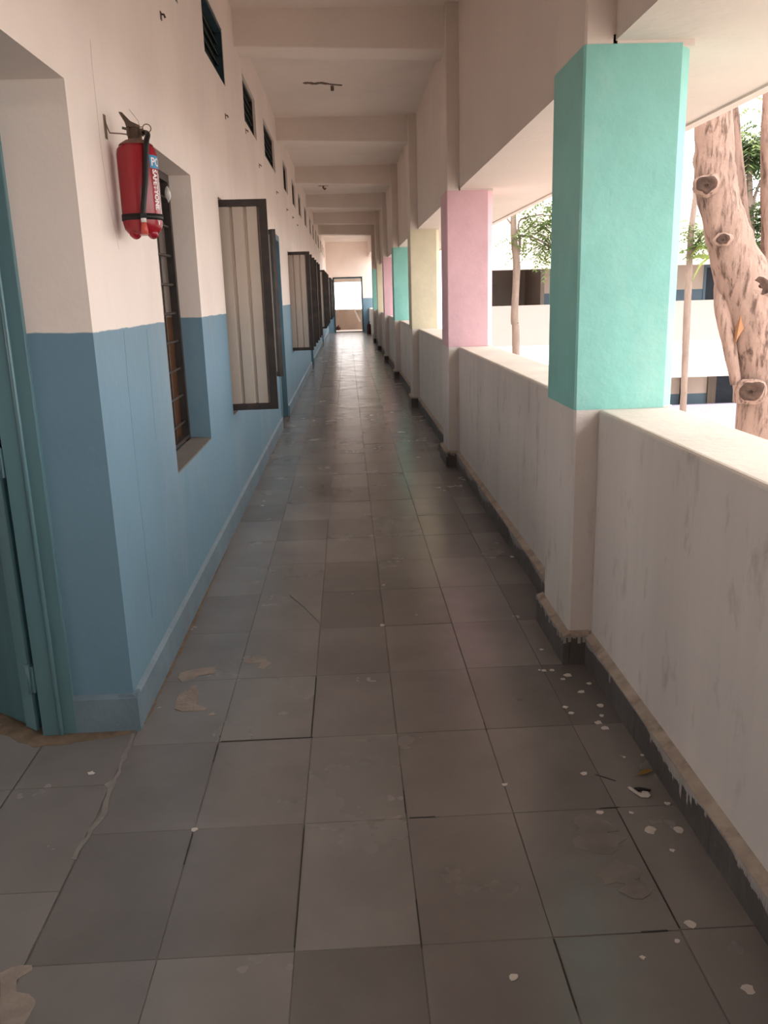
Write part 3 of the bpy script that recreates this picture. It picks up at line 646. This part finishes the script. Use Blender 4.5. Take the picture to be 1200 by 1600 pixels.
# printed label and lettering wrapped round the cylinder
def arc_patch(a0, a1, z0, z1, r, mt, name):
    b = MB(); n = 12; vs = []
    for z in (z0, z1):
        for i in range(n+1): vs.append(pol(a0+(a1-a0)*i/n, r, z))
    b.add(vs, [(i, i+1, i+n+2, i+n+1) for i in range(n)], 0, True); return b.build(name, [mt], fx)
arc_patch(36, 118, .268, .318, RB+.0006, 'label_blue', 'blue_label')
def wrap_text(txt, size, a_start, z, rot, name, r, stretch=1.0):
    cu = bpy.data.curves.new(name, 'FONT'); cu.body = txt; cu.size = size; cu.resolution_u = 3; cu.offset = 0.0012
    tmp = bpy.data.objects.new(name+'_src', cu); COL.objects.link(tmp)
    bpy.context.view_layer.update()
    me = bpy.data.meshes.new_from_object(tmp.evaluated_get(bpy.context.evaluated_depsgraph_get())); bpy.data.objects.remove(tmp, do_unlink=True)
    for vv in me.vertices:
        x, y = vv.co.x*stretch, vv.co.y
        if rot: dx, dz = y, -x          # reads downwards
        else: dx, dz = x, y
        vv.co = pol(a_start + math.degrees(dx/r), r, z+dz)
    me.materials.clear(); me.materials.append(M['print']); me.name = name
    return link(name, me, fx)
wrap_text('POWDER', .044, 40, .278, False, 'label_lettering', RB+.0014)
wrap_text('SAFETYONE', .034, 44, .264, True, 'side_lettering', RB+.0012, .86)
arc_patch(66, 70, .075, .262, RB+.0008, 'print', 'small_print')
arc_patch(73, 76, .09, .25, RB+.0008, 'print', 'small_print')
arc_patch(50, 54, .048, .066, RB+.0008, 'print', 'small_print')

# ------------------------------------------------------------------ small fittings on the left wall
clips = [((251, 25), 'cable clip on the wall high above the extinguisher, nearest the camera'), ((352, 182), 'cable clip on the wall below the blue-framed ventilator'), ((384, 205), 'tiny cable clip beside the second ventilator'),
         ((405, 259), 'square cable clip below the third ventilator'), ((432, 301), 'broken cable clip above the second door'), ((448, 328), 'tiny rusty cable clip beyond the second door'), ((457, 340), 'small clip above the far shutters'), ((464, 352), 'last small clip far down the left wall')]
for i, ((u, v_), lab) in enumerate(clips):
    p = at(u, v_, 0, XL); c = thing('cable_clip', lab, 'clip', (XL, p.y, p.z), group='cable clips on the left wall'); s_ = .9 if i < 2 else 1.0
    MB().box((-.002, -.018*s_, -.02*s_), (.004, .012*s_, .02*s_)).build('base', ['clip'], c); MB().tube([(0, -.004, .008*s_), (.016, -.002, .006*s_), (.02, .004, -.008*s_)], .005, 6).build('hook', ['bar'], c)
# litter on the floor
p = at(1008, 1209, 2, 0); lf = thing('dry_leaf', 'small dry yellow leaf on the floor near the parapet', 'leaf', (p.x, p.y, .004), .4)
MB().add([(-.028, 0, 0), (-.008, -.009, .004), (.016, -.008, .004), (.03, 0, .001), (.016, .008, .005), (-.008, .009, .005), (0, 0, .001)], [(0, 1, 6), (1, 2, 6), (2, 3, 6), (3, 4, 6), (4, 5, 6), (5, 0, 6)]).build('blade', ['yleaf'], lf)
MB().tube([(-.045, .003, 0), (-.028, 0, 0), (.03, 0, .001)], .0009, 5).build('stalk', ['yleaf'], lf)
p = at(1000, 1241, 2, 0); sc_ = thing('paper_scrap', 'torn white scrap with dark smear on the dark floor by the parapet', 'scrap', (p.x, p.y, .002))
MB().prism([(-.028, .035), (-.018, .038), (-.004, .006), (.004, .0), (.012, .012), (.026, .006), (.028, -.014), (.018, -.024), (-.004, -.02), (-.012, -.004), (-.026, .024)], 2, 0, .002).build('torn_paper', ['white_spot'], sc_)
MB().prism([(-.008, .03), (.01, .032), (.04, .016), (.034, .008), (.014, .014), (0, .012)], 2, 0, .0025).build('dark_smear', ['black'], sc_)
q0, q1 = at(453, 930, 2, .003), at(501, 974, 2, .003)
stw = thing('straw', 'thin pale straw lying on the floor in the middle of the corridor', 'straw', (q0.x, q0.y, .003))
MB().tube([(0, 0, 0), ((q1-q0)*.5+Vector((.008, 0, .001))), (q1-q0)], .0016, 5).build('stem', ['straw'], stw)

# ------------------------------------------------------------------ courtyard
GZ = -3.65
gb = MB(); gb.box((XPO+.0, -60, GZ-.3), (90, 90, GZ)); gb.box((-90, -60, GZ-.3), (XPO, 90, GZ-.02))
S(gb.build('ground', ['ground']), 'pale sandy ground of the courtyard below', 'ground')
S(MB().box((-6.5, YBACK, GZ), (XPO, 42, -.25)).build('wall_lower_storey', ['f_white']), 'storey below the corridor', 'wall')
bd = thing('school_building', 'opposite two-storey wing with pink parapet across the courtyard', 'building', (0, 25, 0))
X0, X1 = 4.0, 17.0
MB().box((X0, 0, -.06), (X1, .16, 1.10)).build('upper_parapet', ['f_pink'], bd, label='pale pink parapet')
MB().box((X0, -.05, -.14), (X1, 2.2, -.06)).build('floor_slab', ['f_white'], bd)
MB().box((X0, -.04, -1.02), (X1, .25, -.14)).build('lower_lintel', ['f_white'], bd)
MB().prism([(-.7, -1.06), (-.7, -.98), (0, -.9), (0, -1.06)], 0, X0, X1).build('lower_sunshade', ['f_white'], bd)
MB().box((X0, 0, 2.18), (X1, .25, 3.75)).build('upper_lintel', ['f_white'], bd)
MB().prism([(-.7, 2.10), (-.7, 2.22), (0, 2.3), (0, 2.10)], 0, X0, X1).build('upper_sunshade', ['f_white'], bd)
MB().box((X0, 0, 3.75), (X1, 5.4, 3.9)).build('roof_slab', ['f_white'], bd)
MB().box((X0, 0, -3.65), (X1, .16, -1.97)).build('lower_parapet', ['f_lav'], bd, label='lavender parapet with faint wall writing')
MB().box((X0, .16, -3.65), (X1, 5.4, -3.05)).build('lower_floor', ['f_white'], bd)
bw = MB(); pierced(bw, 1, 2.2, 2.4, 6.25, X1, 1.41, 3.75, [(11.40, 12.08, 1.41, 2.10)]); bw.build('upper_back_wall', ['f_cream'], bd)
bw = MB(); pierced(bw, 1, 2.2, 2.4, 6.25, X1, -.06, 1.41, [(11.40, 12.08, -.06, 1.41)]); bw.build('upper_dado', ['f_blue'], bd)
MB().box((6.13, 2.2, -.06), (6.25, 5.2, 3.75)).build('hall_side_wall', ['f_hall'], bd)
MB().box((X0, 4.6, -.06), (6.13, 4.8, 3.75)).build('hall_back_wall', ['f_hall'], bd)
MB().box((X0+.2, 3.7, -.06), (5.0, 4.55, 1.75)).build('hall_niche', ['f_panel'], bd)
ud = MB().box((11.40, 2.28, -.06), (12.08, 2.33, 2.10)).build('upper_door', ['f_door'], bd, label='dark blue door on the upper floor')
for p0, p1 in (((11.34, 2.17, -.06), (11.42, 2.3, 2.14)), ((12.06, 2.17, -.06), (12.14, 2.3, 2.14)), ((11.42, 2.17, 2.06), (12.06, 2.3, 2.14))): MB().box(p0, p1).build('frame_bar', ['f_blue'], ud)
for xc in (5.97, 8.1, 13.3):
    MB().box((xc, -.03, 1.10), (xc+.35, .3, 2.18)).build('column', ['teal'], bd)
MB().box((X0, 2.2, -1.905), (X1, 2.4, -.14)).build('lower_back_wall', ['f_cream'], bd)
MB().box((X0, 2.2, -3.05), (X1, 2.4, -1.905)).build('lower_dado', ['f_blue'], bd)
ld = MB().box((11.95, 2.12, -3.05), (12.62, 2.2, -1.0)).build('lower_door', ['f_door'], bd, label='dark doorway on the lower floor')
MB().box((11.68, 2.10, -3.05), (11.95, 2.2, -1.0)).build('door_leaf', ['f_panel'], ld)
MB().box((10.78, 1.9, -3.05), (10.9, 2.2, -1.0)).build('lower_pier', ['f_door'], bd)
for xx in (X0, X1-.2): MB().box((xx, .16, -3.65), (xx+.2, 5.4, 3.75)).build('end_wall', ['f_white'], bd)
MB().box((X0, 5.2, -3.65), (X1, 5.4, 3.75)).build('rear_wall', ['f_white'], bd)

# ------------------------------------------------------------------ trees
def curve3(pts, k=4):
    pts = [Vector(p) for p in pts]; out = []
    for i in range(len(pts)-1):
        p0, p1, p2, p3 = pts[max(i-1, 0)], pts[i], pts[i+1], pts[min(i+2, len(pts)-1)]
        for j in range(k):
            t = j/k; out.append(.5*((2*p1)+(-p0+p2)*t+(2*p0-5*p1+4*p2-p3)*t*t+(-p0+3*p1-3*p2+p3)*t**3))
    return out+[pts[-1]]
def limb(spec, Y, extra_lo=None, k=5):
    """spec: (u, v, radius px[, dy]); surveyed on the vertical plane y=Y"""
    ps = []; rs = []
    for s_ in spec:
        u, v, r = s_[:3]; yy = Y + (s_[3] if len(s_) > 3 else 0)
        p = at(u, v, 1, yy); ps.append(p); rs.append(r/FPX*(p-Vector((0, 0, CAMH))).dot(FWD))
    if extra_lo: ps.insert(0, Vector(extra_lo[0])); rs.insert(0, extra_lo[1])
    P_ = curve3(ps, k); R_ = [x.x for x in curve3([Vector((r, 0, 0)) for r in rs], k)]
    return P_, R_
def compound(mb, c, direction, L, lw, rnd, n=7):
    d = direction.normalized(); side = d.cross(Vector((0, 0, 1)));  side = side.normalized() if side.length > .01 else Vector((1, 0, 0))
    for i in range(n):
        t = (i+.6)/n; p = c + d*(L*t) + Vector((0, 0, -.25*L*t*t))
        for sg in (-1, 1):
            ld = (side*sg*1.0 + d*.55 + Vector((0, 0, -.35+rnd.uniform(-.2, .2)))).normalized(); ll = lw*(2.3+rnd.uniform(-.4, .4))
            w = ld.cross(Vector((rnd.uniform(-.3, .3), rnd.uniform(-.3, .3), 1))).normalized()*lw*.42
            mb.add([p, p+ld*ll*.45+w, p+ld*ll, p+ld*ll*.45-w+Vector((0, 0, -.1*lw))], [(0, 1, 2, 3)])
def cluster(mb, c, R, n, rnd, L=.3, lw=.035):
    for _ in range(n):
        o = Vector((rnd.gauss(0, .5), rnd.gauss(0, .5), rnd.gauss(0, .4)))*R
        d = Vector((rnd.uniform(-1, 1), rnd.uniform(-1, 1), rnd.uniform(-.7, .3)))
        compound(mb, Vector(c)+o, d, L*rnd.uniform(.7, 1.2), lw, rnd)
def scan(px_list, Y): return [(at(u, v, 1, Y), r, n) for u, v, r, n in px_list]
# big tree beside the near column
TY = 5.8
base = at(1190, 690, 1, TY)
big = thing('tree', 'thick pinkish-barked tree forking behind the near turquoise column', 'tree', (base.x, TY, GZ))
off = Vector((base.x, TY, GZ))
def tmb(P_, R_, n=16, rough=.12, seed=0, mb=None):
    mb = mb or MB(); mb.tube([p-off for p in P_], R_, n, 0, rough, seed); return mb
P_, R_ = limb([(1192, 700, 44), (1190, 620, 42), (1185, 550, 41), (1172, 480, 42), (1158, 430, 39), (1140, 375, 34), (1124, 318, 31), (1117, 275, 32), (1116, 230, 30), (1114, 180, 29), (1112, 90, 27), (1100, -60, 24), (1080, -260, 18)], TY, (off, .30))
tmb(P_, R_, 20).build('trunk', ['bark'], big)
P_, R_ = limb([(1178, 470, 14, .1), (1166, 395, 13, .15), (1155, 320, 13, .2), (1149, 240, 11, .2), (1143, 170, 10, .2), (1128, 60, 10, .3), (1120, -120, 8, .3)], TY)
tmb(P_, R_, 12, seed=3).build('bough', ['bark'], big)
P_, R_ = limb([(1190, 520, 30, 0), (1200, 455, 20, .0), (1204, 390, 15, .05), (1203, 300, 14, .05), (1204, 200, 14, .05), (1208, 80, 13, .05), (1215, -100, 10)], TY)
tmb(P_, R_, 12, seed=5).build('bough', ['bark'], big)
P_, R_ = limb([(1150, 600, 8, -.08), (1138, 530, 11, -.05), (1128, 475, 12, 0), (1128, 420, 9, .1)], TY)
tmb(P_, R_, 10, seed=8).build('bark_ridge', ['bark'], big)
def knot(u, v, r, Y, seed):
    p = at(u, v, 1, Y)-off; b = MB(); n = 18
    tan = r/FPX*6.0
    d = (Vector((0, 0, CAMH))-(p+off)).normalized(); n = 24; a = d.cross(Vector((0, 0, 1))).normalized(); c = a.cross(d)
    rn = lambda t, k: 1+.30*mnoise.noise(Vector((math.cos(t)*1.5+seed, math.sin(t)*1.5, k)))
    vs = []; prof = [(1.7, -.5), (1.25, .05), (.95, .22), (.7, .12), (.4, -.02), (.15, .10)]
    for i, (q, h) in enumerate(prof):
        for j in range(n):
            t = j*2*math.pi/n; k = rn(t, i*.4); vs.append(p + (a*math.cos(t)*1.15+c*math.sin(t)*.9)*tan*q*k + d*(tan*h*k))
    fs = [(i*n+j, (i+1)*n+j, (i+1)*n+(j+1) % n, i*n+(j+1) % n) for i in range(len(prof)-1) for j in range(n)] + [tuple(len(vs)-n+j for j in range(n))]
    b.add(vs, fs, 0, True); b.m = [0 if i < n else 1 for i in range(len(b.f))]; b.build('knot', ['bark', 'knot'], big, label='dark branch scar or painted crease shade')
knot(1105, 289, 10, TY-.12, 1); knot(1130, 374, 6.5, TY-.16, 2); knot(1174, 612, 13, TY-.195, 3); knot(1186, 448, 12, TY-.17, 4)  # the last one is dark colour standing in for shade in the fork
p = at(1125, 562, 1, TY)
b = MB(); q = [at(u, v, 1, TY-.13)-off for u, v in ((1150, 535), (1158, 490), (1166, 500), (1163, 512), (1153, 528))]
vs = q + [x+Vector((0, .05, 0)) for x in q]; b.add(vs, [(0, 1, 2, 3, 4)]+[(i, i+5, (i+1) % 5+5, (i+1) % 5) for i in range(5)]); b.build('bare_patch', ['bare'], big, label='strip of bare orange wood')
rnd = random.Random(5); lm = MB()
for c, r, n in scan([(1150, 175, .25, 5), (1170, 165, .25, 5), (1190, 170, .3, 6)], 8.2): cluster(lm, c-off, r, n, rnd, .3, .03)
for c, r, n in ((off+Vector((.6, .5, 7.6)), .9, 60), (off+Vector((-.4, .8, 8.2)), .9, 60), (off+Vector((1.3, -.6, 8.0)), 1.0, 60)): cluster(lm, c-off, r, n, rnd, .35, .04)
lm.build('foliage', ['leaf'], big, kind='stuff')
def tree(label, trunk, branches, leaves, Y, lm_='leaf', bark='bark_pale', lw=.03, L=.28, seed=1, crown=()):
    b0 = at(trunk[0][0], trunk[0][1], 1, Y); o = Vector((b0.x, Y, GZ)); t = thing('tree', label, 'tree', o)
    P_, R_ = limb(trunk, Y, (o, trunk[0][2]/FPX*Y*1.3)); MB().tube([p-o for p in P_], R_, 10, 0, .1, seed).build('trunk', [bark], t)
    for br in branches:
        P_, R_ = limb(br, Y); MB().tube([p-o for p in P_], R_, 6, 0, .1, seed).build('branch', [bark], t)
    rnd = random.Random(seed); m = MB()
    for c, r, n in scan(leaves, Y): cluster(m, c-o, r, n*2, rnd, L, lw*1.35)
    for c, r, n in crown: cluster(m, Vector(c), r, n, rnd, L*1.2, lw*1.2)
    m.build('foliage', [lm_], t, kind='stuff'); return t
tree('slim pale tree with feathery leaves between the pink and near turquoise columns', [(806, 560, 6), (804, 500, 6), (806, 450, 5.5), (807, 412, 6), (803, 370, 5), (802, 320, 4.5), (800, 240, 4)],
     [[(806, 410, 3), (812, 385, 2.4), (810, 365, 2), (795, 345, 1.4), (790, 338, 1)], [(811, 368, 2), (835, 372, 1.5), (860, 385, 1.5), (885, 400, 1.3)], [(810, 366, 1.6), (812, 345, 1.3), (830, 338, 1.2), (850, 335, 1)]],
     [(822, 365, .12, 7), (840, 350, .25, 12), (865, 335, .3, 18), (860, 365, .28, 16), (830, 385, .1, 5), (880, 350, .3, 14), (855, 395, .18, 8), (875, 385, .2, 8), (795, 370, .08, 2), (872, 310, .3, 12), (825, 335, .14, 5), (900, 370, .3, 12)], 13.0, lw=.028, L=.3, seed=4,
     crown=[((1.2, .5, 8.6), .8, 40)])
thin = tree('thin slanting tree just right of the near turquoise column', [(1066, 660, 5), (1069, 600, 5), (1073, 500, 5.5), (1077, 420, 5), (1080, 360, 4.5), (1086, 310, 4), (1090, 240, 3.5)],
     [[(1078, 400, 3), (1095, 370, 2), (1108, 355, 1.5)]], [(1085, 365, .15, 8), (1098, 380, .14, 7), (1082, 390, .1, 4), (1105, 362, .12, 5), (1078, 345, .12, 4)], 12.0, lm_='leaf', seed=9, lw=.028)
tree('leafy dark green tree beyond the fork of the thick trunk', [(1172, 470, 6), (1174, 400, 6), (1172, 320, 5), (1170, 240, 4)],
     [[(1172, 330, 3), (1190, 280, 2), (1215, 250, 2)], [(1172, 340, 3), (1160, 260, 2), (1155, 220, 1.5)]],
     [(1162, 225, .4, 22), (1180, 235, .4, 26), (1160, 250, .3, 14), (1195, 240, .4, 20), (1175, 215, .4, 18), (1180, 345, .35, 18), (1190, 365, .35, 18), (1172, 375, .3, 12), (1185, 330, .3, 10), (1220, 300, .6, 30)], 17.0, lm_='leaf_dark', seed=12, lw=.045, L=.4)
# drooping lime frond on the thin slanting tree
o = thin.location.copy()
for k, pts in enumerate(([(1079, 405), (1092, 400), (1108, 402), (1114, 403)], [(1081, 440), (1088, 426), (1096, 412), (1110, 402)], [(1080, 400), (1090, 388), (1100, 386), (1112, 394)])):
    P_ = curve3([at(u, v, 1, 12.0-.05*k)-o for u, v in pts], 3); b = MB(); n = len(P_); vs = []
    for i, p in enumerate(P_):
        w = .03*math.sin(math.pi*min(1, (i+.6)/n)); vs += [p+Vector((0, 0, w)), p+Vector((0, -.015, 0)), p-Vector((0, 0, w))]
    b.add(vs, [(i*3+j, i*3+j+1, i*3+j+4, i*3+j+3) for i in range(n-1) for j in range(2)]); b.build('frond', ['leaf_lime'], thin, label='lime green frond')
